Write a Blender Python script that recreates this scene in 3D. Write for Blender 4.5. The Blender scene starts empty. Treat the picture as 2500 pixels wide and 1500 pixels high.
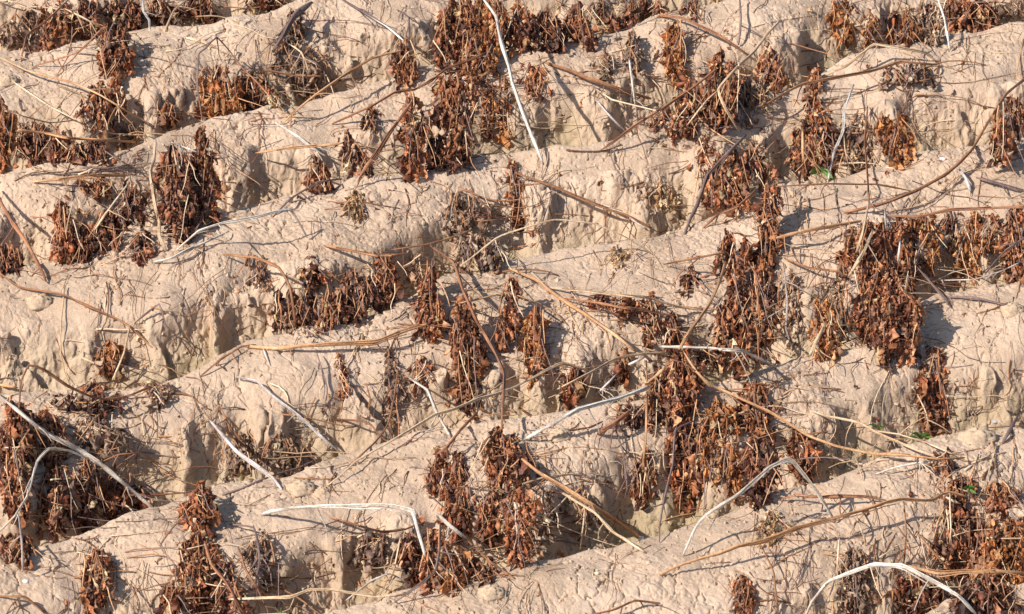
import bpy, math, random
import numpy as np
from mathutils import Vector

# ------------------------------------------------------------------ camera, sky, sun, exposure
sc = bpy.context.scene
ELEV = math.radians(30.0)
DIST = 14.0
VIEW_W = 2.9                                  # metres of field across the frame at DIST
cam_d = bpy.data.cameras.new('camera')
cam = bpy.data.objects.new('camera', cam_d)
sc.collection.objects.link(cam)
cam.location = (0, -DIST*math.cos(ELEV), DIST*math.sin(ELEV)+0.15)
cam.rotation_euler = (math.radians(90)-ELEV, 0, 0)
cam_d.sensor_width = 36.0
cam_d.lens = 36.0*DIST/VIEW_W
cam_d.clip_start = 0.1
cam_d.clip_end = 400
cam_d.dof.use_dof = True
cam_d.dof.focus_distance = 13.9
cam_d.dof.aperture_fstop = 18.0
sc.camera = cam

SUN_EL = math.radians(43)
SUN_AZ = math.radians(52)                     # how far left of straight-behind-the-camera the sun stands
sun_dir = Vector((-math.sin(SUN_AZ)*math.cos(SUN_EL), -math.cos(SUN_AZ)*math.cos(SUN_EL), math.sin(SUN_EL)))
world = bpy.data.worlds.new('World'); sc.world = world
world.use_nodes = True
wn = world.node_tree.nodes; wl = world.node_tree.links
sky = wn.new('ShaderNodeTexSky'); sky.sky_type = 'NISHITA'; sky.sun_disc = False
sky.sun_elevation = SUN_EL
sky.sun_rotation = math.atan2(sun_dir.x, sun_dir.y)
bg = wn['Background']; bg.inputs['Strength'].default_value = 0.102
wl.new(sky.outputs['Color'], bg.inputs['Color'])
sd = bpy.data.lights.new('sun', 'SUN'); sd.energy = 4.6; sd.angle = math.radians(0.5); sd.color = (1.0, 0.93, 0.84)
sun = bpy.data.objects.new('sun', sd); sc.collection.objects.link(sun)
sun.rotation_euler = sun_dir.to_track_quat('Z', 'Y').to_euler()
sc.view_settings.view_transform = 'Standard'; sc.view_settings.look = 'None'
sc.view_settings.exposure = 0.37; sc.view_settings.gamma = 1.0
sc.cycles.max_bounces = 5; sc.cycles.diffuse_bounces = 3

rng = np.random.default_rng(11)
rnd = random.Random(5)
COL = sc.collection

# ------------------------------------------------------------------ pixel <-> ray
C0 = np.array(cam.location)
FWD = np.array((0, math.cos(ELEV), -math.sin(ELEV)))
UPV = np.array((0, math.sin(ELEV), math.cos(ELEV)))
K = VIEW_W/DIST/2500.0
def rays(u, v):
    u = np.asarray(u, float); v = np.asarray(v, float)
    return (FWD + np.multiply.outer((u-1250)*K, (1, 0, 0)) + np.multiply.outer((750-v)*K, UPV))
def on_plane(u, v, z):
    r = rays(u, v); t = (z-C0[2])/r[..., 2]
    return C0 + r*t[..., None]

# ------------------------------------------------------------------ numpy noise
def make_tab(seed): return np.random.default_rng(seed).random((256, 256)).astype(np.float32)
TABS = [make_tab(100+i) for i in range(6)]
def vnoise(x, y, sx, sy=None, seed=0):
    sy = sy or sx
    T = TABS[seed % 6]; off = 37.3*seed
    a = x/sx+off+500; b = y/sy+off*1.7+500
    i = np.floor(a); j = np.floor(b)
    fx = (a-i).astype(np.float32); fy = (b-j).astype(np.float32)
    i = i.astype(np.int32) & 255; j = j.astype(np.int32) & 255
    i1 = (i+1) & 255; j1 = (j+1) & 255
    fx = fx*fx*(3-2*fx); fy = fy*fy*(3-2*fy)
    return (T[i, j]*(1-fx)+T[i1, j]*fx)*(1-fy)+(T[i, j1]*(1-fx)+T[i1, j1]*fx)*fy*1.0
def sn(x, y, sx, sy=None, seed=0): return vnoise(x, y, sx, sy, seed)*2-1
def worley(x, y, s, seed=0):
    A = TABS[seed % 6]; B = TABS[(seed+1) % 6]
    a = x/s+500; b = y/s+500
    i0 = np.floor(a).astype(np.int32); j0 = np.floor(b).astype(np.int32)
    f1 = np.full(a.shape, 9, np.float32); f2 = f1.copy()
    for di in (-1, 0, 1):
        for dj in (-1, 0, 1):
            i = i0+di; j = j0+dj
            px = i+A[i & 255, j & 255]; py = j+B[i & 255, j & 255]
            d = ((a-px)**2+(b-py)**2).astype(np.float32)
            f2 = np.where(d < f1, f1, np.minimum(f2, d)); f1 = np.minimum(f1, d)
    return np.sqrt(f1), np.sqrt(f2)
def smooth(e0, e1, x):
    t = np.clip((x-e0)/(e1-e0), 0, 1); return t*t*(3-2*t)

# ------------------------------------------------------------------ the field: soil ridges
HC = 0.32
CRESTS = [  # silhouettes of the ridge tops, far to near
    [(-200, 175), (0, 132), (120, 126), (300, 66), (450, 62), (590, 40), (760, 0), (1250, -110), (2500, -420)],
    [(-200, 450), (0, 420), (90, 412), (200, 398), (370, 345), (490, 292), (650, 268), (800, 228), (950, 200), (1130, 138), (1300, 127), (1450, 92), (1600, 42), (1760, 0), (2500, -180)],
    [(-200, 700), (0, 662), (110, 648), (190, 632), (270, 592), (380, 572), (470, 570), (570, 524), (700, 494), (800, 466), (950, 442), (1060, 424), (1130, 398), (1260, 366), (1450, 350), (1560, 322), (1720, 290), (1800, 262), (1920, 216), (2090, 150), (2220, 110), (2500, 64), (2700, 30)],
    [(-200, 1010), (0, 960), (200, 950), (390, 935), (520, 885), (600, 832), (700, 822), (790, 808), (860, 796), (960, 748), (1070, 692), (1140, 658), (1260, 628), (1460, 590), (1610, 566), (1740, 522), (1900, 452), (2050, 424), (2220, 392), (2320, 372), (2500, 335), (2700, 300)],
    [(-200, 1440), (0, 1390), (60, 1345), (200, 1302), (360, 1236), (560, 1160), (700, 1150), (820, 1122), (950, 1080), (1090, 1050), (1280, 1040), (1440, 1010), (1600, 985), (1750, 950), (1890, 900), (2040, 850), (2130, 840), (2240, 740), (2300, 700), (2500, 675), (2700, 640)],
    [(-200, 1760), (400, 1620), (800, 1490), (1000, 1450), (1130, 1415), (1250, 1400), (1400, 1360), (1560, 1312), (1660, 1282), (1900, 1212), (2110, 1150), (2300, 1070), (2500, 1045), (2700, 1000)],
    [(-200, 2200), (400, 2050), (1000, 1900), (1500, 1760), (1900, 1640), (2200, 1540), (2350, 1440), (2500, 1425), (2700, 1400)],
]
NX_IN, NY_IN = 1380, 1900
def axis(lo, hi, n, far, nfar=60):
    core = np.linspace(lo, hi, n); st = core[1]-core[0]
    g = np.geomspace(st*2, far, nfar)
    return np.concatenate([lo-g[::-1], core, hi+g])
XS = axis(-1.68, 1.68, NX_IN, 40.0)
YS = axis(-2.15, 2.45, NY_IN, 60.0)
GX, GY = np.meshgrid(XS, YS, indexing='ij')
GX = GX.astype(np.float64)
def crest_line(pts, xs):
    p = np.array(pts, float); w = on_plane(p[:, 0], p[:, 1], HC)
    o = np.argsort(w[:, 0]); wx = w[o, 0]; wy = w[o, 1]
    y = np.interp(xs, wx, wy)
    y = np.where(xs < wx[0], wy[0]+(xs-wx[0])*0.5, y)
    y = np.where(xs > wx[-1], wy[-1]+(xs-wx[-1])*0.5, y)
    return y
near = np.linspace(-3, 3, 601)
ker = np.hanning(13); ker /= ker.sum()
lines = []
for c in CRESTS:
    y = crest_line(c, near); ys = np.convolve(np.pad(y, 6, 'edge'), ker, 'valid')
    l = np.interp(XS, near, ys)
    l = np.where(XS < -3, ys[0]+(XS+3)*0.5, l); l = np.where(XS > 3, ys[-1]+(XS-3)*0.5, l)
    lines.append(l)
for i in range(1, len(lines)): lines[i] = np.minimum(lines[i], lines[i-1]-0.46)
P0 = 0.69
far_lines = [lines[0]+P0*k for k in range(60, 0, -1)]
near_lines = [lines[-1]-P0*k for k in range(1, 60)]
LN = np.array(far_lines+lines+near_lines)            # descending in y
NR = len(LN)
# hollows and gullies cut in the ridge faces: pixel column, row of ridge (index in CRESTS), width m, depth m
NOTCH = [(372, 0, .028, .10), (395, 0, .03, .05), (600, 1, .05, .10), (560, 1, .03, .08), (20, 1, .07, .06), (1260, 1, .05, .06), (1290, 1, .03, .05),
         (1450, 1, .06, .05), (1930, 1, .06, .10), (545, 2, .016, .06), (730, 2, .06, .09), (800, 2, .04, .06), (1310, 2, .035, .05),
         (1190, 3, .05, .07), (1310, 3, .03, .05), (1400, 3, .04, .06), (1960, 3, .07, .08), (2060, 3, .04, .05), (500, 3, .012, .05), (230, 3, .05, .06),
         (700, 3, .03, .06), (640, 4, .05, .08), (660, 3, .02, .05), (1320, 4, .05, .07), (1590, 4, .05, .06), (1760, 4, .07, .09), (120, 3, .09, .06), (2250, 3, .04, .06),
         (1750, 2, .06, .08), (2200, 2, .05, .06), (480, 1, .05, .06), (230, 0, .05, .05), (1130, 1, .07, .06), (1000, 4, .05, .05), (2400, 5, .07, .08), (560, 0, .06, .06)]
WX = GX + 0.02*sn(GX, GY, .17, seed=1)+0.008*sn(GX, GY, .05, seed=2)
WY = GY + 0.022*sn(GX, GY, .15, seed=3)+0.008*sn(GX, GY, .055, seed=4)
kk = np.zeros(GX.shape, np.int32)
for k in range(NR): kk += (WY < LN[k][:, None])
kk = np.clip(kk-1, 0, NR-2)
ii = np.broadcast_to(np.arange(len(XS))[:, None], GX.shape)
Yf = LN[kk, ii]; Yn = LN[kk+1, ii]
P = Yf-Yn; d = Yf-WY
rid = kk-60                                          # index in CRESTS
# recess of the face, in metres
u_of_x = GX/(VIEW_W)*2500+1250
rec = 0.055*sn(GX, rid*3.1+GY*.2, .24, seed=5)+0.024*sn(GX, rid*2.3+GY*.6, .075, seed=0)+.009*sn(GX, GY, .035, .05, seed=1)+.005*sn(GX, GY, .016, .022, seed=4)+.003*sn(GX, GY, .008, .010, seed=2)
rill = 1-np.abs(sn(GX+0.25*GY, GY, .032, .20, seed=2)); rill2 = 1-np.abs(sn(GX+.2*GY, GY, .014, .10, seed=3))
nt = np.zeros(GX.shape)
for (pu, r, w, dep) in NOTCH:
    xc = (pu-1250)*K*DIST*(1.0+(.06 if r < 2 else (-.03 if r > 3 else 0)))
    m = (np.abs(GX-xc) < w*3) & (rid == r)
    xx = (GX[m]-xc-0.012*sn(GY[m], GX[m], .05, seed=1))/w
    nt[m] = np.maximum(nt[m], dep*np.exp(-xx**4))
nt = np.maximum(nt, .045*smooth(.68, .84, vnoise(GX+.03*sn(GX, GY, .06, seed=2), rid*9.1+GY*1.2, .075, seed=3)))
top = P-0.46+0.05*sn(GX, rid*5.3+GY*.3, .33, seed=3)
top = np.clip(top, .08, 1.0)
dd = d-(top)                                         # distance beyond the lip
amt = smooth(-.02, .05, dd)*(1-smooth(.17, .27, dd))
dd2 = dd-(-rec)*0 + (rec+nt+0.009*(rill**3)*smooth(.55, .7, vnoise(GX, GY, .16, seed=1))*smooth(.02, .07, dd)+0.001*rill2**3)*amt*-1
dprof = top+dd2
# profile control points relative to lip; resample with smooth curve
cx_ = np.array([-9, -.22, -.14, -.08, -.03, 0, .02, .05, .09, .13, .17, .21, .25, 9])
cz_ = np.array([1, 1.0, .975, .93, .88, .82, .745, .61, .46, .35, .26, .20, .17, .17])
fx_ = np.linspace(-.5, .5, 2001); fz_ = np.interp(fx_, cx_, cz_); kr = np.hanning(71); kr /= kr.sum()
fz_ = np.convolve(np.pad(fz_, 35, 'edge'), kr, 'valid')
front = np.interp(dd2, fx_, fz_)
front = 1-smooth(0, .07, d)*(1-front)
bk = P-d                                              # distance to the next crest
bx_ = np.array([-1, 0, .012, .035, .07, .12, .17, .21, .25, 9]); bz_ = np.array([1, 1, .985, .93, .78, .50, .28, .2, .17, .17])
back = np.interp(bk, bx_, bz_)
crestz = HC*(1+0.05*sn(GX, rid*7.7+0*GY, .45, seed=4))
crestn = HC*(1+0.05*sn(GX, (rid+1)*7.7+0*GY, .45, seed=4))
base = np.maximum(front*crestz, back*crestn)
facew = amt*(front < .93)
topw = smooth(.8, .95, front)
soft = 0.75+0.5*vnoise(GX, GY, .35, seed=2)
Z = base + 0.013*sn(GX, GY, .20, seed=0)+.011*sn(GX, GY, .11, seed=3)+0.0042*sn(GX, GY, .05, seed=1)*soft
rough_ = .5+1.0*smooth(.4, .75, vnoise(GX, GY, .14, seed=0))
Z += (0.0016*sn(GX, GY, .025, seed=2)+0.0013*sn(GX, GY, .012, seed=3)+0.0012*sn(GX, GY, .006, seed=4))*rough_
# clods
f1, f2 = worley(GX+.01*sn(GX, GY, .03, seed=2), GY*.8+.01*sn(GX, GY, .03, seed=1), .042, seed=2)
cl = smooth(.55, .8, vnoise(GX, GY, .22, seed=5))
Z += cl*0.0035*(np.clip(1-f1*1.3, 0, 1)**.7-.4)
# cracks
wx = GX+.014*sn(GX, GY, .035, seed=3)+.006*sn(GX, GY, .012, seed=4); wy = GY+.014*sn(GX, GY, .035, seed=5)+.006*sn(GX, GY, .012, seed=0)
f1, f2 = worley(wx, wy*.8, .085, seed=0)
cr = np.clip(1-(f2-f1)/(.055), 0, 1)*smooth(.50, .64, vnoise(GX, GY, .10, seed=1))
Z -= 0.010*cr
g1, g2 = worley(wx, wy*.6, .034, seed=3)
cr2 = np.clip(1-(g2-g1)/(.085), 0, 1)*smooth(.54, .68, vnoise(GX, GY, .075, seed=4))
Z -= 0.0045*cr2
# small pock marks
h1, _ = worley(GX, GY, .030, seed=4)
Z -= 0.006*smooth(.17, .07, h1)*smooth(.55, .7, vnoise(GX, GY, .12, seed=3))
Z -= (nt > 0.03)*0.0
H = Z
# sideways crumbling of the steep sides: clods, chips and hollows read from height, so that nothing is stretched down the slope
fm = np.clip(facew, 0, 1)
q1, q2 = worley(GX+.012*sn(GX, Z, .04, seed=1), Z*.8+.012*sn(GX, Z, .04, seed=2), .050, seed=4)
r1, r2 = worley(GX+.006*sn(GX, Z, .02, seed=3), Z*.75, .021, seed=1)
patch = smooth(.40, .62, vnoise(GX, Z, .13, seed=3))
off = fm*(-.007*np.clip(1-q1*1.2, 0, 1)*patch-.003*np.clip(1-r1*1.2, 0, 1)*(1-.5*patch)+.0055*sn(GX, Z, .035, .055, seed=5)+.0026*sn(GX, Z, .014, .020, seed=2)+.0022*sn(GX, Z, .007, seed=3))
off += fm*.010*np.clip(1-(q2-q1)/.07, 0, 1)*smooth(.5, .65, vnoise(GX, Z, .09, seed=5))
OY = GY+off
OX = GX+fm*(.005*sn(GX, Z, .02, seed=0)+.003*sn(GX, Z, .009, seed=4))
nx, ny = len(XS), len(YS)
def link_mesh(name, verts, faces_quads, mat, parent=None, smooth_shade=True, col=None, nper=4):
    me = bpy.data.meshes.new(name)
    verts = np.asarray(verts, np.float32); q = np.asarray(faces_quads, np.int32)
    me.vertices.add(len(verts)); me.vertices.foreach_set('co', verts.ravel())
    me.loops.add(q.size); me.loops.foreach_set('vertex_index', q.ravel())
    me.polygons.add(len(q)); me.polygons.foreach_set('loop_start', np.arange(0, q.size, nper, dtype=np.int32))
    try: me.polygons.foreach_set('loop_total', np.full(len(q), nper, np.int32))
    except Exception: pass
    me.update(calc_edges=True)
    me.polygons.foreach_set('use_smooth', np.full(len(q), smooth_shade))
    if col is not None:
        ca = me.color_attributes.new('Col', 'FLOAT_COLOR', 'POINT')
        c4 = np.ones((len(verts), 4), np.float32); c4[:, :3] = col
        ca.data.foreach_set('color', c4.ravel())
    me.materials.append(mat)
    o = bpy.data.objects.new(name, me); COL.objects.link(o)
    if parent is not None: o.parent = parent
    return o

# ------------------------------------------------------------------ materials
def soil_mat():
    m = bpy.data.materials.new('dry_soil'); m.use_nodes = True
    n = m.node_tree.nodes; l = m.node_tree.links; b = n['Principled BSDF']
    b.inputs['Roughness'].default_value = 0.95; b.inputs['Specular IOR Level'].default_value = 0.15
    tc = n.new('ShaderNodeTexCoord')
    def noise(s, det=6, rough=.6):
        t = n.new('ShaderNodeTexNoise'); t.inputs['Scale'].default_value = s; t.inputs['Detail'].default_value = det
        t.inputs['Roughness'].default_value = rough; l.new(tc.outputs['Object'], t.inputs['Vector']); return t
    def ramp(src, stops):
        r = n.new('ShaderNodeValToRGB'); e = r.color_ramp.elements
        while len(e) < len(stops): e.new(0.5)
        for k, (p, c) in enumerate(stops): e[k].position = p; e[k].color = c+(1,)
        l.new(src, r.inputs['Fac']); return r
    def mix(a, b_, f, mode='MIX'):
        x = n.new('ShaderNodeMix'); x.data_type = 'RGBA'; x.blend_type = mode
        for i, s in ((6, a), (7, b_), (0, f)):
            if hasattr(s, 'links'): l.new(s, x.inputs[i])
            else: x.inputs[i].default_value = s
        return x.outputs[2]
    big = ramp(noise(3.2, 5).outputs['Fac'], [(.3, (.45, .326, .226)), (.45, (.555, .407, .292)), (.58, (.605, .451, .329)), (.75, (.67, .515, .389))])
    fine = ramp(noise(60, 9, .8).outputs['Fac'], [(.28, (.50, .44, .40)), (.44, (.86, .84, .82)), (.56, (1, 1, 1)), (.8, (1.12, 1.1, 1.08))])
    c1 = mix(big.outputs['Color'], fine.outputs['Color'], .55, 'MULTIPLY')
    grit = ramp(noise(260, 4, .75).outputs['Fac'], [(.30, (.30, .23, .19)), (.43, (1, 1, 1))])
    c2 = mix(c1, grit.outputs['Color'], .45, 'MULTIPLY')
    # olive algae film low on the ridge sides, in patches
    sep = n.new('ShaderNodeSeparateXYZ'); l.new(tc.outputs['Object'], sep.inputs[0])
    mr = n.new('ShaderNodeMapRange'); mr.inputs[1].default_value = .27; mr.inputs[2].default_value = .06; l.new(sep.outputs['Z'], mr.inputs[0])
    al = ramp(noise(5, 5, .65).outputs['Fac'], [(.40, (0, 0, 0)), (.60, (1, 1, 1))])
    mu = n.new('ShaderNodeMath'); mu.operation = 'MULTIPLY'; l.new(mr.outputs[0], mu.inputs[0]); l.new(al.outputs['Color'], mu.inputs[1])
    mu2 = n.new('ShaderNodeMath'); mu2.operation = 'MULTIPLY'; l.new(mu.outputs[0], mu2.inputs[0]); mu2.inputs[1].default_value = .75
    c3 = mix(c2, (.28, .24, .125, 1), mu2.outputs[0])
    l.new(c3, b.inputs['Base Color'])
    bump = n.new('ShaderNodeBump'); bump.inputs['Distance'].default_value = .004; bump.inputs['Strength'].default_value = 1.0
    l.new(noise(90, 9, .72).outputs['Fac'], bump.inputs['Height'])
    vo = n.new('ShaderNodeTexVoronoi'); vo.inputs['Scale'].default_value = 110; l.new(tc.outputs['Object'], vo.inputs['Vector'])
    b2 = n.new('ShaderNodeBump'); b2.inputs['Distance'].default_value = .002; b2.inputs['Strength'].default_value = .35; b2.invert = True
    l.new(vo.outputs['Distance'], b2.inputs['Height']); l.new(bump.outputs[0], b2.inputs['Normal'])
    l.new(b2.outputs[0], b.inputs['Normal'])
    return m
def col_mat(name, rough=.8, spec=.25, trans=0.0, nscale=120, bump=.6, bdist=.002, var=(.55, 1.25)):
    m = bpy.data.materials.new(name); m.use_nodes = True
    n = m.node_tree.nodes; l = m.node_tree.links; b = n['Principled BSDF']
    b.inputs['Roughness'].default_value = rough; b.inputs['Specular IOR Level'].default_value = spec
    a = n.new('ShaderNodeVertexColor'); a.layer_name = 'Col'
    tc = n.new('ShaderNodeTexCoord')
    t = n.new('ShaderNodeTexNoise'); t.inputs['Scale'].default_value = nscale; t.inputs['Detail'].default_value = 5; l.new(tc.outputs['Object'], t.inputs['Vector'])
    mr = n.new('ShaderNodeMapRange'); mr.inputs[1].default_value = .3; mr.inputs[2].default_value = .7; mr.inputs[3].default_value = var[0]; mr.inputs[4].default_value = var[1]
    l.new(t.outputs['Fac'], mr.inputs[0])
    v = n.new('ShaderNodeVectorMath'); v.operation = 'SCALE'; l.new(a.outputs['Color'], v.inputs[0]); l.new(mr.outputs[0], v.inputs['Scale'])
    l.new(v.outputs[0], b.inputs['Base Color'])
    bp = n.new('ShaderNodeBump'); bp.inputs['Strength'].default_value = bump; bp.inputs['Distance'].default_value = bdist
    l.new(t.outputs['Fac'], bp.inputs['Height']); l.new(bp.outputs[0], b.inputs['Normal'])
    if trans:
        tr = n.new('ShaderNodeBsdfTranslucent'); l.new(v.outputs[0], tr.inputs['Color'])
        mx = n.new('ShaderNodeMixShader'); mx.inputs[0].default_value = trans
        l.new(b.outputs[0], mx.inputs[1]); l.new(tr.outputs[0], mx.inputs[2]); l.new(mx.outputs[0], n['Material Output'].inputs[0])
    return m
M_SOIL = soil_mat()
M_STEM = col_mat('dry_stem_bark', .75, .25, 0, 150, .5, .0015, (.7, 1.2))
M_LEAF = col_mat('shrivelled_leaf', .6, .35, .28, 90, .9, .004, (.65, 1.5))
M_CLOD = col_mat('soil_crumb', .95, .1, 0, 200, .8, .002, (.75, 1.1))
M_GREEN = col_mat('green_leaf', .5, .4, .25, 60, .3, .001, (.85, 1.15))
M_STONE = col_mat('pale_pebble', .7, .4, 0, 120, .3, .001, (.85, 1.05))

idx = np.arange(nx*ny).reshape(nx, ny)
quads = np.stack([idx[:-1, :-1], idx[1:, :-1], idx[1:, 1:], idx[:-1, 1:]], -1).reshape(-1, 4)
ground = link_mesh('ground', np.stack([OX, OY, Z], -1).reshape(-1, 3), quads, M_SOIL)
ground['kind'] = 'structure'

# ------------------------------------------------------------------ where a pixel's ray meets the field
H32 = H.astype(np.float32)
ar_x = np.arange(nx); ar_y = np.arange(ny)
def hgt(x, y):
    a = np.clip(np.interp(x, XS, ar_x), 0, nx-1.001); b = np.clip(np.interp(y, YS, ar_y), 0, ny-1.001)
    i = a.astype(int); j = b.astype(int); fa = a-i; fb = b-j
    return (H32[i, j]*(1-fa)+H32[i+1, j]*fa)*(1-fb)+(H32[i, j+1]*(1-fa)+H32[i+1, j+1]*fa)*fb
TT = np.arange(11.2, 17.6, .008)
def hit(u, v):
    u = np.atleast_1d(np.asarray(u, float)); v = np.atleast_1d(np.asarray(v, float))
    out = np.zeros(len(u))
    for s in range(0, len(u), 2000):
        r = rays(u[s:s+2000], v[s:s+2000])
        p = C0[None, None]+r[:, None]*TT[None, :, None]
        below = p[..., 2]-hgt(p[..., 0], p[..., 1]) < 0
        out[s:s+2000] = TT[np.argmax(below, 1)]
    return out
def pt(u, v, t): return C0+rays(u, v)*np.asarray(t)[..., None]
MPP = K*DIST                                         # metres per photo pixel

# ------------------------------------------------------------------ tubes
PAL = {'white': ((.80, .74, .66), (.50, .42, .34)), 'tan': ((.62, .36, .19), (.40, .20, .095)), 'straw': ((.74, .55, .37), (.48, .32, .19)),
       'rust': ((.40, .19, .10), (.23, .095, .055)), 'grey': ((.24, .165, .145), (.14, .09, .08)), 'brown': ((.38, .19, .095), (.2, .09, .05)),
       'silver': ((.68, .64, .63), (.36, .29, .25))}
def tube_arrays(pts, rad, cols, sides=7, groove=.25, flat=1.0):
    pts = np.asarray(pts, float); n = len(pts)
    tan = np.gradient(pts, axis=0); tan /= np.linalg.norm(tan, axis=1)[:, None]+1e-9
    ref = np.array([0.3, -0.8, 0.5]); ref /= np.linalg.norm(ref)
    a = np.cross(tan, ref); a /= np.linalg.norm(a, axis=1)[:, None]+1e-9
    b = np.cross(tan, a)
    ang = np.linspace(0, 2*math.pi, sides, endpoint=False)
    rr = rad[:, None]*(1+groove*np.cos(ang*3+1.0)[None, :]*.6)
    V = pts[:, None]+rr[..., None]*(np.cos(ang)[None, :, None]*a[:, None]+flat*np.sin(ang)[None, :, None]*b[:, None])
    V = V.reshape(-1, 3)
    C = np.repeat(cols[:, None, :], sides, 1)
    streak = 1+0.25*np.sin(ang*2+rnd.random()*6)[None, :, None]+rng.normal(0, .14, (n, sides, 1))
    C = np.clip(C*streak, 0, .9).reshape(-1, 3)
    i = np.arange(n-1)[:, None]*sides; s = np.arange(sides)[None, :]; s1 = (s+1) % sides
    F = np.stack([i+s, i+s1, i+sides+s1, i+sides+s], -1).reshape(-1, 4)
    # caps as a centre vertex fan written as quads
    c0 = len(V); V = np.vstack([V, pts[0][None], pts[-1][None]]); C = np.vstack([C, C[:1]*.8, C[-2:-1]*.8])
    e = (n-1)*sides
    cap = [[c0, (k+1) % sides, k, k] for k in range(sides)]
    capT = [(c0, (k+2) % sides, (k+1) % sides, k) for k in range(0, sides-1, 2)]+[(c0+1, e+k, e+k+1, e+(k+2) % sides) for k in range(0, sides-1, 2)]
    return V, np.vstack([F, np.array(capT)]), C
def densify(P_, step):
    P_ = np.asarray(P_, float); out = [P_[0]]
    n = len(P_)
    for i in range(n-1):
        p0 = P_[max(i-1, 0)]; p1 = P_[i]; p2 = P_[i+1]; p3 = P_[min(i+2, n-1)]
        m = max(2, int(np.linalg.norm(p2-p1)/step))
        for k in range(1, m+1):
            t = k/m; tau = .22
            m1 = (p2-p0)*tau; m2 = (p3-p1)*tau
            h = 2*t**3-3*t**2
            out.append((h+1)*p1+(t**3-2*t**2+t)*m1-h*p2+(t**3-t**2)*m2)
    return np.array(out)
class Acc:
    def __init__(s): s.V = []; s.F = []; s.C = []; s.n = 0
    def add(s, V, F, C): s.V.append(V); s.F.append(np.asarray(F)+s.n); s.C.append(C); s.n += len(V)
    def build(s, name, mat, parent=None, nper=4):
        return link_mesh(name, np.vstack(s.V), np.vstack(s.F), mat, parent, True, np.vstack(s.C), nper)
def tagit(o, label, cat, group=None, kind=None):
    if label: o['label'] = label
    if cat: o['category'] = cat
    if group: o['group'] = group
    if kind: o['kind'] = kind
def recentre(o):
    me = o.data; n = len(me.vertices); a = np.zeros(n*3, np.float32); me.vertices.foreach_get('co', a); a = a.reshape(-1, 3)
    c = a.mean(0); c[2] = a[:, 2].min(); a -= c; me.vertices.foreach_set('co', a.ravel()); me.update(); o.location = [float(q) for q in c]
    for ch in o.children: pass
    return c
def jitter_curve(n, amp, sc_):
    k = max(2, int(n/sc_)); a = rng.normal(0, 1, (k+3, 3)); xs = np.linspace(0, k, n)
    return np.stack([np.interp(xs, np.arange(k+3), a[:, j]) for j in range(3)], 1)*amp
BUF = np.full((300, 190), 99.0)                       # nearest leaf distance per 10-pixel cell, so stems can lie over the plants
def buf_put(u, v, t):
    i = np.clip(((np.asarray(u)+200)/10).astype(int), 0, 299); j = np.clip(((np.asarray(v)+200)/10).astype(int), 0, 189)
    np.minimum.at(BUF, (i, j), t)
def buf_get(u, v):
    i = np.clip(((u+200)/10).astype(int), 0, 299); j = np.clip(((v+200)/10).astype(int), 0, 189)
    return BUF[i, j]
def px_curve(pts, lift, step=14):
    q = densify(pts, step); u, v = q[:, 0], q[:, 1]
    th = hit(u, v); bf = buf_get(u, v)-.012; bf = np.where(bf < th-.60, th, bf)
    th = np.minimum(th, bf)
    if len(th) > 4: th = np.min([np.roll(np.pad(th, 2, 'edge'), k)[2:-2] for k in (-2, -1, 0, 1, 2)], 0)*.7+th*.3
    s = np.concatenate([[0], np.cumsum(np.linalg.norm(np.diff(q, axis=0), axis=1))]); s /= s[-1]
    chord = th[0]*(1-s)+th[-1]*s
    arch = 1.5*lift*np.sin(np.pi*np.clip(s, 0, 1))**.6
    t = np.minimum(chord-arch, th-.006-arch*.7)
    kz = np.hanning(7); kz /= kz.sum()
    ts = np.convolve(np.pad(t, 3, 'edge'), kz, 'valid'); t = np.minimum(ts, th-.003)
    return pt(u, v, t)
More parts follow.
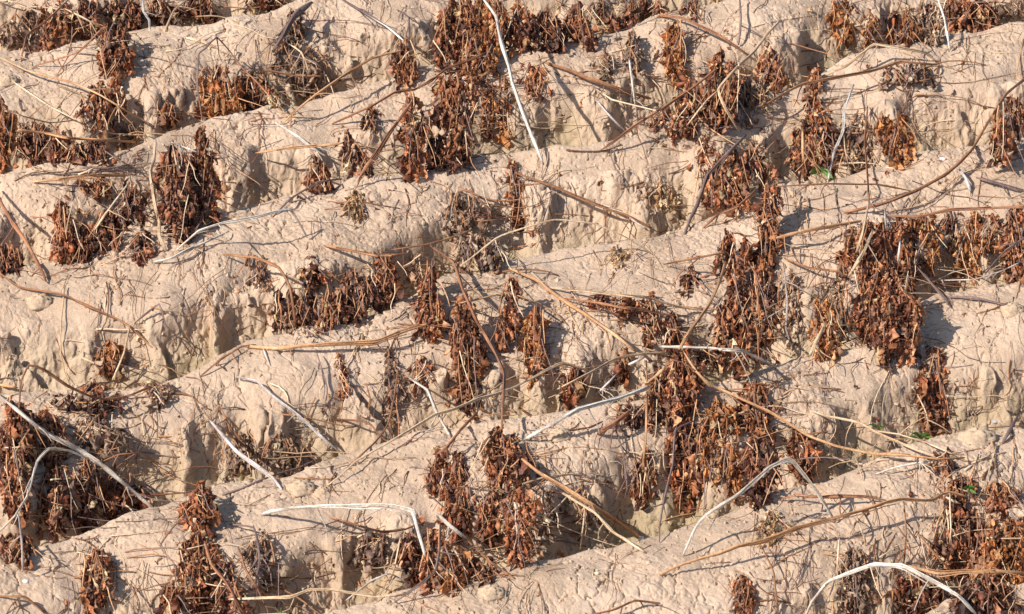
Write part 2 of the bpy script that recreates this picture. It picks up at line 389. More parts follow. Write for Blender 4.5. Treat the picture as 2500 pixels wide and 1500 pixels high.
def stem(pts, w, colour, label, lift=.025, cat='stem', name='dry_stem', twigs=None, tip=None):
    P3 = px_curve(pts, lift); n = len(P3)
    P3 = P3+jitter_curve(n, .0009, 4)
    s = np.linspace(0, 1, n)
    r = w*.325*MPP*(1-.30*np.abs(2*s-1)**3)*(1+.06*np.interp(s*12, np.arange(14), rng.normal(0, 1, 14)))
    for kpos in rng.random(max(1, n//9)): r = r*(1+.35*np.exp(-((s-kpos)*n/.8)**2))
    r[0] *= .75; r[-1] *= .6
    A, B = np.array(PAL[colour][0]), np.array(PAL[colour][1])
    f = np.clip(.35+.45*np.interp(s*9, np.arange(11), rng.normal(0, 1, 11)), 0, 1)[:, None]
    col = A*(1-f)+B*f
    if colour in ('white', 'silver'):                    # weathered skin: soil stains and dark nodes
        dirt = smooth(.45, .85, np.interp(s*16, np.arange(18), rng.random(18)))[:, None]
        col = col*(1-dirt*.65)+np.array([.33, .25, .19])*dirt*.65
    if tip:
        T = np.array(PAL[tip][0]); g = smooth(.45, .75, s)[:, None]; col = col*(1-g)+T*g
    V, F, Cc = tube_arrays(P3, r, col, 8, .3, .8)
    o = link_mesh(name, V, F, M_STEM, None, True, Cc)
    c = recentre(o)
    tagit(o, label, cat)
    L = s[-1]*n
    nt_ = (0 if n < 6 else rnd.choice([1, 2, 3, 4])) if twigs is None else twigs
    if w >= 7.5 and n > 6:
        for q in range(1 if w < 11 else 2):
            a0 = rnd.randrange(0, max(1, n//3)); b0 = rnd.randrange(2*n//3, n); seg = P3[a0:b0]; m = len(seg)
            if m < 4: continue
            e = np.linspace(0, 1, m); sgn = -1 if q else 1
            sep_ = (r[a0:b0]*.9+rnd.uniform(.002, .010)*e**2)[:, None]*np.array([rnd.uniform(-.3, .3), -.45, sgn*.8])
            g = rnd.random(); cc = np.clip((A*g+B*(1-g))*rnd.uniform(.75, 1.1), 0, .85)
            V, F, Cc = tube_arrays(seg+sep_-c+jitter_curve(m, .0012, 3), np.linspace(.5, .28, m)*r[a0:b0], np.tile(cc, (m, 1)), 6, .2)
            link_mesh('split_fibre', V, F, M_STEM, o, True, Cc)
    for _ in range(nt_):
        i = rnd.randrange(2, n-2); p = P3[i]-c
        dirv = np.array([rnd.uniform(-.7, .7), rnd.uniform(-.5, .1), rnd.uniform(-1, .25)]); dirv /= np.linalg.norm(dirv)
        Ln = rnd.uniform(.03, .10); m = 7
        q = p+np.outer(np.linspace(0, 1, m), dirv)*Ln+jitter_curve(m, .004, 2)*np.linspace(0, 1, m)[:, None]
        q[:, 2] -= .012*np.linspace(0, 1, m)**2
        V, F, Cc = tube_arrays(q, np.linspace(.0022, .0009, m), np.tile(B*.9+.02, (m, 1)), 5, 0)
        link_mesh('side_twig', V, F, M_STEM, o, True, Cc)
    return o

# ------------------------------------------------------------------ shrivelled leaves
LP = {'rust': [(0.495, 0.194, 0.087), (0.396, 0.140, 0.061), (0.550, 0.238, 0.107), (0.253, 0.089, 0.046), (0.484, 0.205, 0.102), (0.154, 0.058, 0.037), (0.099, 0.040, 0.028), (0.363, 0.184, 0.117), (0.286, 0.162, 0.112), (0.616, 0.324, 0.173)],
      'orange': [(0.594, 0.259, 0.092), (0.495, 0.194, 0.066), (0.374, 0.130, 0.049), (.60, .32, .15), (0.242, 0.089, 0.043), (0.418, 0.227, 0.133)],
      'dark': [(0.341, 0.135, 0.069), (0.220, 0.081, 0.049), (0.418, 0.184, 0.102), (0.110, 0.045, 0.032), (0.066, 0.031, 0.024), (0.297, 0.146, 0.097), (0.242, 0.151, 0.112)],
      'grey': [(0.407, 0.286, 0.209), (0.308, 0.205, 0.148), (0.506, 0.378, 0.275), (0.209, 0.130, 0.102), (0.352, 0.205, 0.133)],
      'straw': [(.64, .47, .28), (0.594, 0.400, 0.204), (.72, .57, .38), (0.462, 0.270, 0.133)]}
NR_, NC_ = 8, 5
_t = np.linspace(0, 1, NR_); _s = np.linspace(-1, 1, NC_)
LQ = np.array([[i*NC_+j, i*NC_+j+1, (i+1)*NC_+j+1, (i+1)*NC_+j] for i in range(NR_-1) for j in range(NC_-1)])
def leaf(p, L, W, down, colr):
    """one curled, crumpled leaf hanging from p"""
    wprof = np.sin(np.pi*np.clip(_t*.93+.05, 0, 1))**.75*(1+.34*rng.normal(0, 1, NR_))
    curl = rng.uniform(.8, 2.5); yaw = rng.uniform(0, 2*math.pi)
    twist = rng.uniform(-2.6, 2.6); bend = rng.normal(0, .42, 2); hook = rng.normal(0, .35)
    d0 = down/np.linalg.norm(down)
    a = np.array([math.cos(yaw), math.sin(yaw), 0]); a -= d0*a.dot(d0); a /= np.linalg.norm(a); b = np.cross(d0, a)
    ang = _s[None, :]*curl+twist*_t[:, None]
    wid = W*.5*wprof[:, None]
    lx = wid*np.sin(ang)/max(curl*.6, .6); ly = wid*(1-np.cos(ang))/max(curl*.6, .6)
    crum = rng.normal(0, 1, (NR_, NC_, 3))*W*.12
    ax = (_t**2)*bend[0]*L*.5+np.sin(_t*5)*hook*W*.8; ay = (_t**2)*bend[1]*L*.5
    V = p+(_t*L)[:, None, None]*d0+(lx+ax[:, None])[..., None]*a+(ly+ay[:, None])[..., None]*b+crum
    c = np.array(colr)*(1+rng.normal(0, .18))
    cc = np.clip(c[None, None]*(1+rng.normal(0, .16, (NR_, NC_, 1)))*np.ones((NR_, NC_, 3)), .01, .9)
    return V.reshape(-1, 3), cc.reshape(-1, 3)
def clump(cx, top, bot, w, colour, label, lean=0.0, dens=1.0, size=1.0, bulge=1.0, cat='dead plant', name='withered_plant', stalkcol='brown', loose=False):
    w = w*1.04
    root = bpy.data.objects.new(name, None); COL.objects.link(root)
    tagit(root, label, cat)
    th = hit([cx, cx+lean], [top, bot]); tb = th[1]
    t1 = tb-.02; t0 = min(th[0]-.02, t1+.10); t1 = min(t1, t0+.05)
    h = bot-top
    org = pt(np.array([cx+lean]), np.array([bot]), np.array([t1]))[0]
    root.location = [float(q) for q in org]
    nst = max(2 if w > 22 else 1, int(round(w/16))); neck = rnd.uniform(.45, .95)
    st = Acc(); lf = Acc()
    LV, LC, QL = [], [], []
    for k in range(nst):
        tone = rnd.uniform(.7, 1.2); dloc = rnd.choice([.5, .8, 1.0, 1.15, 1.3])
        fx = (k+.5)/nst*2-1 if nst > 1 else 0
        fx += rnd.uniform(-.18, .18)
        y0 = top+(rnd.uniform(0, .36)*h*abs(fx) if rnd.random() < .75 else rnd.uniform(.1, .55)*h)
        y1 = bot-rnd.uniform(0, .55)*h*(.3+abs(fx))
        if y1-y0 < 12: y1 = y0+12
        m = max(4, int((y1-y0)/16)); s = np.linspace(0, 1, m)
        spread = (neck+(1-neck)*smooth(0, .45, s)) if not loose else np.ones(m)
        uu = cx+lean*s+fx*w*.5*spread+np.interp(s*4, np.arange(6), rng.normal(0, 3.5, 6))
        vv = y0+(y1-y0)*s
        tg = hit(uu, vv); frac = np.clip((vv-top)/max(h, 1), 0, 1)
        tp = t0*(1-frac)+t1*frac-rnd.uniform(.0, w*MPP*.45*bulge)*np.sin(np.pi*np.clip(s*.8+.15, 0, 1))
        tt = np.minimum(tp, tg-.012)
        Q = pt(uu, vv, tt)-org
        V, F, C_ = tube_arrays(Q+jitter_curve(m, .003, 2), np.linspace(.0026, .0010, m), np.tile(np.array(PAL[stalkcol][k % 2])*rnd.uniform(.7, 1.3), (m, 1)), 5, 0)
        st.add(V, F, C_)
        length = (y1-y0)*MPP
        nl = max(5, int(length/.0033*dens*dloc))
        for _ in range(nl):
            f = rng.random()*.97; q = np.array([np.interp(f*(m-1), np.arange(m), Q[:, j]) for j in range(3)])
            q = q+rng.normal(0, 1, 3)*np.array([.0080*(.3+.9*math.sin(math.pi*min(1, f*.8+.08))), .009, .006])*size
            Ls = rng.uniform(.018, .050)*size*(1.0 if rng.random() < .85 else 1.5); Ws = min(.019, Ls*rng.uniform(.25, .52))
            remain = (1-f)*length+.014
            Ls = min(Ls, remain+.012)
            down = np.array([rng.normal(0, .13), rng.normal(-.06, .12), -1.0])
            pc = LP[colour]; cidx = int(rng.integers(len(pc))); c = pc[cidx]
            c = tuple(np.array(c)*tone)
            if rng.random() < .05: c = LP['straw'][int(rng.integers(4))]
            V, Cc = leaf(q, Ls, Ws, down, c); QL.append(q+org); LV.append(V); LC.append(Cc)
    n = len(LV); ql = np.vstack(LV)[::3]+org-C0; tq = ql@FWD; buf_put(1250+(ql[:, 0]/tq)/K, 750-(ql@UPV/tq)/K, tq-.003)
    FV = (LQ[None]+(np.arange(n)*NR_*NC_)[:, None, None]).reshape(-1, 4)
    link_mesh('foliage', np.vstack(LV), FV, M_LEAF, root, True, np.vstack(LC))
    # loose dead tendrils
    tw = st
    for _ in range(max(6, int(w/12))):
        m = 8; s = np.linspace(0, 1, m)
        u0 = cx+rnd.uniform(-.6, .6)*w; v0 = top+rnd.uniform(0, .6)*h
        uu = u0+rnd.uniform(-40, 40)*s+np.interp(s*3, np.arange(5), rng.normal(0, 2.5, 5)); vv = v0+rnd.uniform(.25, .6)*h*s
        tg = hit(uu, vv); frac = np.clip((vv-top)/h, 0, 1)
        tt = np.minimum(t0*(1-frac)+t1*frac-rnd.uniform(.02, .06), tg-.008)
        V, F, C_ = tube_arrays(pt(uu, vv, tt)-org, np.linspace(1, .5, m)*rnd.uniform(.0010, .0024), np.tile(np.array(PAL[rnd.choice(['straw', 'grey', 'brown', 'rust', 'tan', 'grey', 'rust'])][0]), (m, 1)), 4, 0)
        tw.add(V, F, C_)
    tw.build('stalks', M_STEM, root)
    return root

# ------------------------------------------------------------------ stems, measured in photo pixels
STEMS = [
([(0,140),(67,173),(175,202),(243,232),(323,280),(371,305)],7,'tan','long straw stem slanting down across the tall clump at upper left',.05),
([(30,199),(128,263),(202,300)],6,'straw','short straw stem left of the tall clump, running to the leaf mass',.03),
([(44,317),(115,327),(162,337),(330,347)],10,'tan','flat orange straw lying level over the leaf mass at left edge',.04),
([(44,280),(121,301),(189,293)],5,'tan','slim bent straw just above the flat orange straw at left',.03),
([(249,71),(195,125),(141,145),(84,162)],7,'rust','curved rust twig on bare crest left of the tall clump top',.02),
([(158,20),(189,37),(249,69)],7,'straw','short straw stem pointing at the top of the tall left clump',.04),
([(-10,0),(20,2),(81,24),(111,37)],7,'straw','straw stem in the very top left corner',.03),
([(168,0),(111,54),(67,88),(50,152)],8,'rust','rust stem drooping over the greenish soil in the top left corner',.04),
([(347,-5),(350,30),(364,50),(366,78)],9,'silver','short bleached twig at the top edge before the dark leaf curtain',.03),
([(462,-5),(425,27),(401,80)],7,'straw','pale forked-looking twig right of the bleached one at the top edge',.03),
([(455,91),(499,104),(526,118)],10,'straw','flat straw lying on the crest above the orange brown clump',.01),
([(566,131),(529,91),(502,118),(485,131),(482,168),(482,219),(495,296)],7,'grey','kinked grey stem arching over the orange brown clump and dropping beside it',.05),
([(566,131),(593,168),(625,199),(665,243)],7,'rust','brown stem slanting down the right side of the orange brown clump',.04),
([(381,340),(377,394),(367,421),(377,500),(388,544),(388,577),(407,614)],13,'straw','thick pale upright stem at left side of the big brown clump',.05),
([(78,445),(141,438),(209,430),(313,428)],11,'tan','pale straw stem lying along the crest above the crumpled leaf',.03),
([(313,448),(263,512),(229,564)],7,'straw','short straw stem slanting down left of the big brown clump',.04),
([(414,347),(488,374)],5,'white','tiny white twig across the top of the big brown clump',.03),
([(421,354),(438,431)],5,'straw','tiny straw sprig hanging in the big brown clump',.05),
([(-15,455),(5,503),(27,540),(67,594),(98,652),(112,687)],13,'rust','thick red brown stem slanting down from the left edge',.04),
([(374,640),(418,630),(472,604),(559,564)],9,'white','straight white stem on crest below the longer white kinked one',.035),
([(431,611),(485,564),(546,545),(625,530),(709,513),(750,581)],9,'white','long white stem bent sharply down at its right end',.06),
([(0,668),(47,702),(111,712),(162,722),(216,749),(280,776),(313,796),(374,850)],8,'brown','long brown stem lying down the bare slope at left centre',.012),
([(317,796),(303,864),(273,931)],7,'straw','pale straw stem standing beside the small rust clump at left',.04),
([(327,790),(387,743),(404,796),(441,830),(468,867)],7,'grey','grey twig bent to a peak on the bare slope',.03),
([(44,1010),(47,972),(51,931),(71,892),(108,904),(162,941),(222,968),(256,975),(310,968),(370,943)],8,'brown','brown stem looping over in an arch near the left edge',.04),
([(-12,958),(34,995),(111,1057),(182,1091),(249,1135),(300,1178),(371,1239)],14,'white','longest thick bleached white stem at lower left, over the dark curtain',.06),
([(197,872),(239,891)],6,'straw','stub of pale straw just left of the small rust clump',.01),
([(488,921),(539,877),(590,847),(625,843)],7,'brown','thin brown twig rising to the left end of the golden stem',.015),
([(600,846),(682,850),(773,843),(850,837),(915,834),(965,817),(1045,790)],13,'tan','golden stem along the central crest with a dark shadow under it',.035),
([(575,921),(625,930),(645,950),(712,1000),(736,1020),(783,1064),(837,1111)],8,'silver','long pale stem slanting down right of centre left, dark at its lower end',.04),
([(642,850),(659,894)],6,'white','small white peg under the left end of the golden stem',.02),
([(512,1025),(542,1060),(579,1104),(625,1136),(662,1162),(689,1195)],12,'silver','thick blue white stem curving down to the crest at lower left centre',.04),
([(0,1296),(37,1259),(67,1212),(81,1162),(91,1128),(121,1098),(168,1101),(209,1118),(246,1131)],8,'white','white stem curling over the dark curtain at lower left edge',.06),
([(44,1255),(52,1320),(57,1397)],7,'silver','thin white twig dropping straight to the crest by the left edge',.05),
([(249,1128),(290,1111),(347,1108),(391,1135)],5,'rust','thin rust twig arched right of the crossing white stem',.03),
([(468,1259),(431,1280),(391,1334),(428,1381),(428,1420)],5,'grey','thin grey kinked twig left of the lower hanging clump',.03),
([(499,1323),(515,1377),(553,1421),(596,1495)],10,'rust','red brown stem running down from the lower hanging clump',.06),
([(583,1337),(600,1391),(628,1436),(655,1455)],8,'rust','brown stem right of the red one near the bottom edge',.05),
([(560,1462),(635,1459),(706,1457),(753,1440),(807,1440),(868,1450),(928,1457),(990,1445)],10,'straw','pale orange stem lying level near the bottom edge',.05),
([(640,1256),(662,1249),(713,1241),(800,1236),(905,1234),(962,1238),(1006,1249),(1019,1293),(1039,1357)],12,'white','long white stem lying level then bent down at right, lower centre',.05),
([(1070,1257),(1097,1283),(1140,1316)],13,'white','short thick white stem end beside the bent white one',.05),
([(1140,1318),(1185,1362),(1255,1412)],8,'brown','brown stem running on down right from the short white end',.03),
([(800,1186),(824,1168),(868,1128),(915,1101),(982,1061),(1063,1013),(1107,1000),(1167,975),(1250,948),(1317,914),(1375,889),(1442,908)],8,'straw','very long thin straw stem climbing right across the centre',.05),
([(850,1140),(915,1081),(948,1034),(962,970),(972,900)],7,'brown','brown stem forking off below the long straw stem',.03),
([(996,921),(1043,955),(1063,1000),(1100,1067)],10,'white','white curved stem left of the central brown diagonal',.05),
([(1164,1010),(1124,1051),(1090,1094),(1070,1108)],10,'rust','rust stem bent over the left shoulder of the central curtain',.05),
([(1046,601),(1107,642),(1130,709),(1164,783),(1211,864),(1231,918),(1228,1000),(1225,1050)],11,'rust','long red brown diagonal stem down the centre to the central curtain',.09),
([(955,611),(1036,598),(1080,587),(1157,561)],6,'brown','thin brown twig left of the grey leaf curtain',.03),
([(1120,655),(1210,583),(1250,566),(1351,537),(1452,547),(1530,581),(1594,621)],6,'straw','thin pale arch crossing the grey leaf curtain and ending on bare crest',.05),
([(790,598),(854,611),(921,625),(985,622)],10,'brown','brown stem on crest above the small hanging brown clumps',.02),
([(546,621),(625,630),(680,655),(706,700),(722,790)],10,'brown','brown stem bending down into the dark hollow clump',.03),
([(625,374),(692,364),(760,357),(838,349)],10,'tan','golden stem lying level with a shadow beneath, upper left centre',.03),
([(672,300),(716,327),(760,360),(800,384)],9,'white','short white stem crossing the level golden stem',.02),
([(690,302),(750,246),(827,192),(911,142),(985,121)],9,'tan','long straight golden stem rising right over bare soil at top',.05),
([(810,303),(895,266),(962,226),(1012,219),(1063,189),(1090,168),(1154,145),(1188,128)],9,'rust','rust stem climbing right into the tall upper curtain',.05),
([(1006,249),(955,320),(928,364),(888,418),(871,455)],12,'rust','thick orange brown stem slanting down left below the upper curtain',.06),
([(1178,-5),(1211,40),(1221,91),(1242,162),(1250,202),(1280,286),(1314,371),(1328,403)],13,'white','tall thick white stem standing against the tall upper curtain',.09),
([(827,-5),(884,27),(945,64),(985,98)],9,'grey','grey stem with a white end at the top edge',.03,'white'),
([(969,24),(999,42),(999,92)],7,'grey','small dark hooked twig beside the grey stem end at top',.03),
([(706,108),(736,128),(756,179)],6,'straw','small curved straw over the tangled grey twigs near the top',.03),
([(652,172),(709,182),(790,186)],9,'brown','level brown stem through the tangled grey twigs near the top',.02),
([(709,135),(770,152),(810,195)],6,'grey','thin grey twig right of the tangled twigs near the top',.02),
([(762,5),(719,37),(692,84),(665,128)],17,'grey','thick purplish grey withered stalk at the top edge',.03),
([(665,530),(709,485),(777,445),(834,438)],8,'grey','grey stem in the furrow below the small rust clump',.02),
([(1331,155),(1395,172),(1439,192),(1520,219),(1590,242)],13,'brown','thick brown stem lying over the crest with dark shadow, upper right centre',.035),
([(1536,145),(1546,216),(1557,302)],9,'white','upright white stem crossing the end of the thick brown one',.05),
([(1456,246),(1486,280),(1528,322)],8,'silver','short pale stem in the furrow left of the upright white one',.03),
([(1607,37),(1664,44),(1718,67),(1776,98),(1830,138)],10,'rust','rust stem arching right from the narrow hanging clump at top',.05),
([(1749,168),(1688,216),(1621,263),(1543,313),(1499,347),(1466,367)],11,'rust','orange brown stem slanting down left out of the upper right clump',.05),
([(1905,50),(1875,81),(1840,128),(1803,162),(1755,219),(1772,266),(1806,323)],10,'straw','pale stem with a sharp knee in front of the upper right clump',.08),
([(1755,219),(1722,249),(1678,307)],6,'straw','thin straw branch going down left from the pale knee',.05),
([(1806,-5),(1808,50),(1803,111)],9,'grey','grey purple upright stem at the top edge',.03),
([(1257,421),(1351,455),(1429,490),(1475,507),(1530,525),(1590,557)],10,'brown','long dark brown stem slanting down right over bare crest, centre top',.02),
([(1470,497),(1530,528),(1578,560)],8,'white','pale split stem end lying beside the long dark brown stem',.02),
([(1823,330),(1776,377),(1728,428),(1702,500),(1685,534),(1671,574)],13,'grey','thick dark purple stem bent down before the right centre clump',.06),
([(1850,462),(1803,503),(1755,524),(1718,557)],9,'rust','short rust stem beside the thick dark purple one',.02),
([(2289,-5),(2306,51),(2320,125)],9,'white','straight white stem standing at the top edge, far right',.05),
([(2010,185),(2064,162),(2111,125),(2134,108),(2198,118),(2262,131),(2289,155)],10,'straw','pale arched stem on the crest below the hanging strips, upper right',.04),
([(1845,262),(1875,253),(1959,206),(2124,175),(2198,152),(2289,158)],10,'brown','long brown stem running along the crest under the pale arch',.03),
([(2084,206),(2060,270),(2057,317),(2037,371),(2020,445)],9,'white','tall white stem standing beside the green seedling, upper right',.06),
([(2062,330),(2064,364),(2077,425)],4,'straw','very thin pale shoot right of the tall white stem',.05),
([(2510,188),(2455,232),(2414,297),(2374,364),(2310,425),(2239,465),(2161,495),(2060,520)],11,'rust','long orange brown bow from the right edge to the crest',.06),
([(1895,455),(2020,450),(2134,450),(2225,467)],6,'brown','thin brown level twig below the green seedling',.015),
([(1960,317),(1961,400)],9,'tan','flat upright straw strip left of the tall white stem',.06),
([(2337,408),(2357,435),(2370,472)],10,'silver','stub of blue white stem right of the orange brown bow',.02),
([(2118,259),(2111,354),(2118,438),(2121,500)],8,'brown','upright dark brown stem between leaf strips at upper right',.05),
([(2121,490),(2107,567),(2091,621)],9,'straw','pale upright stem at the top of the right hand clump',.06),
([(2384,435),(2434,448),(2510,470)],9,'grey','grey brown stem at right edge under the narrow strips',.03),
([(1895,581),(1993,557),(2104,540)],12,'tan','straight golden stem with a level shadow, right of centre right clump',.04),
([(2168,527),(2246,529),(2313,513),(2380,510),(2510,506)],10,'rust','orange stem running level to the right edge over hanging strips',.04),
([(2161,510),(2161,551)],9,'white','small white upright peg on top of the right hand clump',.07),
([(1915,631),(1976,655),(2050,665),(2057,680)],8,'brown','curved brown stem left of the right hand clump',.03),
([(1912,645),(1922,736),(1919,803),(1936,854)],6,'silver','thin silver upright shoot in the shaded furrow at right',.03),
([(2198,588),(2192,645)],7,'white','tiny white shoot in front of the right hand clump',.08),
([(2015,790),(1995,830),(1973,873)],12,'straw','pale flat strip beside the small rust clump at right',.03),
([(2131,561),(2111,611),(2070,679)],11,'straw','pale folded stem on the left side of the right hand clump',.05),
([(2239,652),(2289,709),(2323,752)],9,'grey','grey stem slanting down right of the right hand clump',.03),
([(2303,726),(2380,726),(2448,743),(2505,750)],9,'grey','grey stem lying on the crest at the right edge',.015),
([(2505,578),(2448,621),(2407,665)],8,'grey','grey stem rising to the right edge between hanging strips',.03),
([(2279,685),(2380,682),(2448,662),(2488,641)],5,'silver','thin pale twig along the crest near the right edge',.01),
([(1668,1356),(1698,1286),(1722,1259),(1803,1205),(1875,1143),(1919,1121),(1936,1125),(1993,1199),(2040,1276)],11,'white','large white peaked stem at lower right, like a tent',.07),
([(1965,1512),(1983,1468),(2023,1421),(2124,1381),(2198,1381),(2246,1404),(2340,1455),(2384,1500)],12,'white','large white arched stem at the bottom right edge',.07),
([(2510,1400),(2420,1394),(2364,1394),(2289,1401),(2215,1383)],11,'tan','orange stem from the right edge meeting the bottom white arch',.05),
([(1610,1403),(1671,1376),(1755,1350),(1803,1330),(1856,1323),(1942,1290),(2017,1270),(2077,1253),(2161,1229),(2205,1219),(2273,1222),(2316,1202),(2364,1215)],11,'tan','very long orange stem along the lower right crest, under the white tent',.05),
([(1902,1219),(1942,1207),(2010,1213),(2111,1214),(2165,1222)],8,'rust','rust stem curving on the crest above the very long orange one',.03),
([(1668,857),(1700,905),(1732,941),(1789,965),(1875,1003),(1919,1030),(1969,1064),(2037,1088),(2134,1108),(2212,1113),(2283,1120),(2357,1120)],9,'tan','long golden stem sagging from the large right clump to bare soil',.07),
([(1986,1003),(2017,1017),(2094,1034),(2138,1057),(2212,1088),(2289,1118)],8,'straw','straw stem running above the sagging golden one',.04),
([(2138,1054),(2198,1061),(2262,1081),(2330,1110)],7,'straw','pale thin stem passing in front of the green weed',.02),
([(2138,1158),(2195,1138),(2273,1125)],7,'white','short pale stem lying below the green weed',.015),
([(2081,1094),(2107,1172)],5,'straw','thin pale shoot right of the white tent peak',.04),
([(2079,1229),(2097,1280),(2114,1323)],6,'straw','thin pale shoot crossing the very long orange stem',.05),
([(2050,1313),(2043,1404)],6,'straw','thin straw shoot hanging below the tent stem foot',.04),
([(1585,944),(1570,951),(1493,975),(1412,1000),(1351,1034),(1280,1074)],14,'white','thick bleached stem slanting to the central curtain, right of centre',.06),
([(1360,951),(1439,911),(1513,874),(1570,864),(1634,860)],9,'straw','pale stem rising right towards the big clump above the thick bleached one',.05),
([(1610,847),(1671,847),(1749,852),(1819,860),(1875,887),(1895,898)],10,'white','white level stem across the big clump at right of centre',.09),
([(1533,892),(1577,871)],9,'white','small white stem end left of the big clump',.05),
([(1452,968),(1506,914)],8,'silver','small silver stem end above the thick bleached one',.04),
([(1772,640),(1759,682),(1728,749),(1688,803),(1658,854)],12,'tan','thick orange stem slanting down left into the big clump',.10),
([(1242,655),(1307,682),(1351,716),(1418,759),(1486,807),(1553,860)],11,'tan','golden stem slanting down right over the cracked central face',.05),
([(1331,702),(1418,709),(1486,719),(1587,729),(1654,749),(1722,759)],9,'straw','straw stem running level across the central crest to the clump',.05),
([(1378,729),(1452,739),(1540,755),(1650,772)],8,'rust','rust stem just below the level straw one',.04),
([(1621,645),(1698,631),(1775,616)],8,'brown','short brown stem with a forked shadow at the top of the centre right clump',.06),
([(1274,1121),(1317,1155),(1378,1189),(1452,1236),(1500,1268),(1560,1310)],14,'tan','thick tan stem slanting down right from the central curtain',.07),
([(1368,1202),(1452,1253),(1496,1300),(1575,1350)],9,'straw','thinner twin stem just under the thick tan one',.06),
([(1698,1027),(1651,1051),(1641,1135),(1621,1219),(1611,1280),(1611,1325)],7,'grey','grey upright stem bent at the top before the large right clump',.06),
([(1545,1000),(1509,1027),(1459,1060)],15,'rust','broad split rust stem under the thick bleached one',.04),
([(1624,898),(1600,920),(1565,950)],12,'tan','short orange stem bent at the left shoulder of the big clump',.06),
([(1435,1504),(1506,1485),(1550,1468),(1612,1474)],8,'brown','brown twig at the bottom edge on pale soil',.02),
([(979,1303),(959,1401),(942,1448)],5,'straw','thin straw shoot standing in front of the furrow at bottom centre',.05),
([(807,1263),(891,1290),(935,1300),(989,1293),(1019,1280)],8,'brown','curved brown stem under the long white bent one',.03),
([(1076,1273),(1073,1337),(1063,1394),(1023,1431),(962,1472)],8,'grey','grey stem bowing down left from the short white end',.05),
([(844,1468),(905,1418),(952,1401),(996,1425)],6,'silver','small pale arch near the bottom edge',.04),
([(-5,1455),(61,1458),(111,1497)],8,'brown','brown twig in the bottom left corner',.02),
([(-5,938),(44,948)],9,'tan','tan stub at the left edge beside the long white stem',.04),
([(2488,1010),(2448,1083)],10,'grey','withered grey stub at the right edge above the red brown heap',.02),
([(2240,965),(2262,1010),(2270,1060)],5,'straw','thin stalk in front of the flat hanging leaves at right',.04),
([(1305,560),(1340,500),(1352,440)],4,'grey','fine grey shoot on the bare face left of the dark brown stem',.02),
([(1475,600),(1478,540),(1470,500)],5,'brown','fine brown shoot below the pale split stem end',.02),
([(520,1060),(535,990),(560,1040),(590,1075)],5,'brown','thin dark twig by the top of the blue white stem',.02),
([(790,1010),(800,950),(772,860)],5,'grey','fine dark tendril on the face below the golden stem',.01),
([(893,935),(905,975),(898,1000)],6,'brown','small dark twig on the cracked face right of the fine tendril',.01),
([(560,1280),(620,1290),(635,1370),(620,1440)],7,'grey','dark grey twig at the left end of the long white bent stem',.03),
([(1855,1325),(1890,1400),(1900,1490)],6,'brown','dark twig hanging under the very long orange stem',.03),
([(2205,1225),(2212,1300),(2206,1376)],6,'rust','rust shoot standing between the orange stem and the white arch',.04),
([(2240,1300),(2290,1360),(2330,1400)],7,'brown','thin brown stem slanting before the lower right curtain',.04),
([(2318,1200),(2322,1290),(2318,1330)],5,'straw','fine straw shoot in the lower right curtain',.05),
([(2303,1212),(2345,1232)],7,'straw','stub of bright straw above the lower right curtain',.03),
([(1430,1210),(1425,1270),(1418,1345)],5,'straw','thin wavy tendril under the thick tan stem',.06),
([(1500,1040),(1520,1100),(1530,1170),(1532,1210)],6,'grey','grey rooted twig on the lump right of the central curtain',.02),
([(1577,880),(1578,960),(1575,1080),(1568,1150)],8,'tan','upright tan stem left of the large right clump',.07),
]
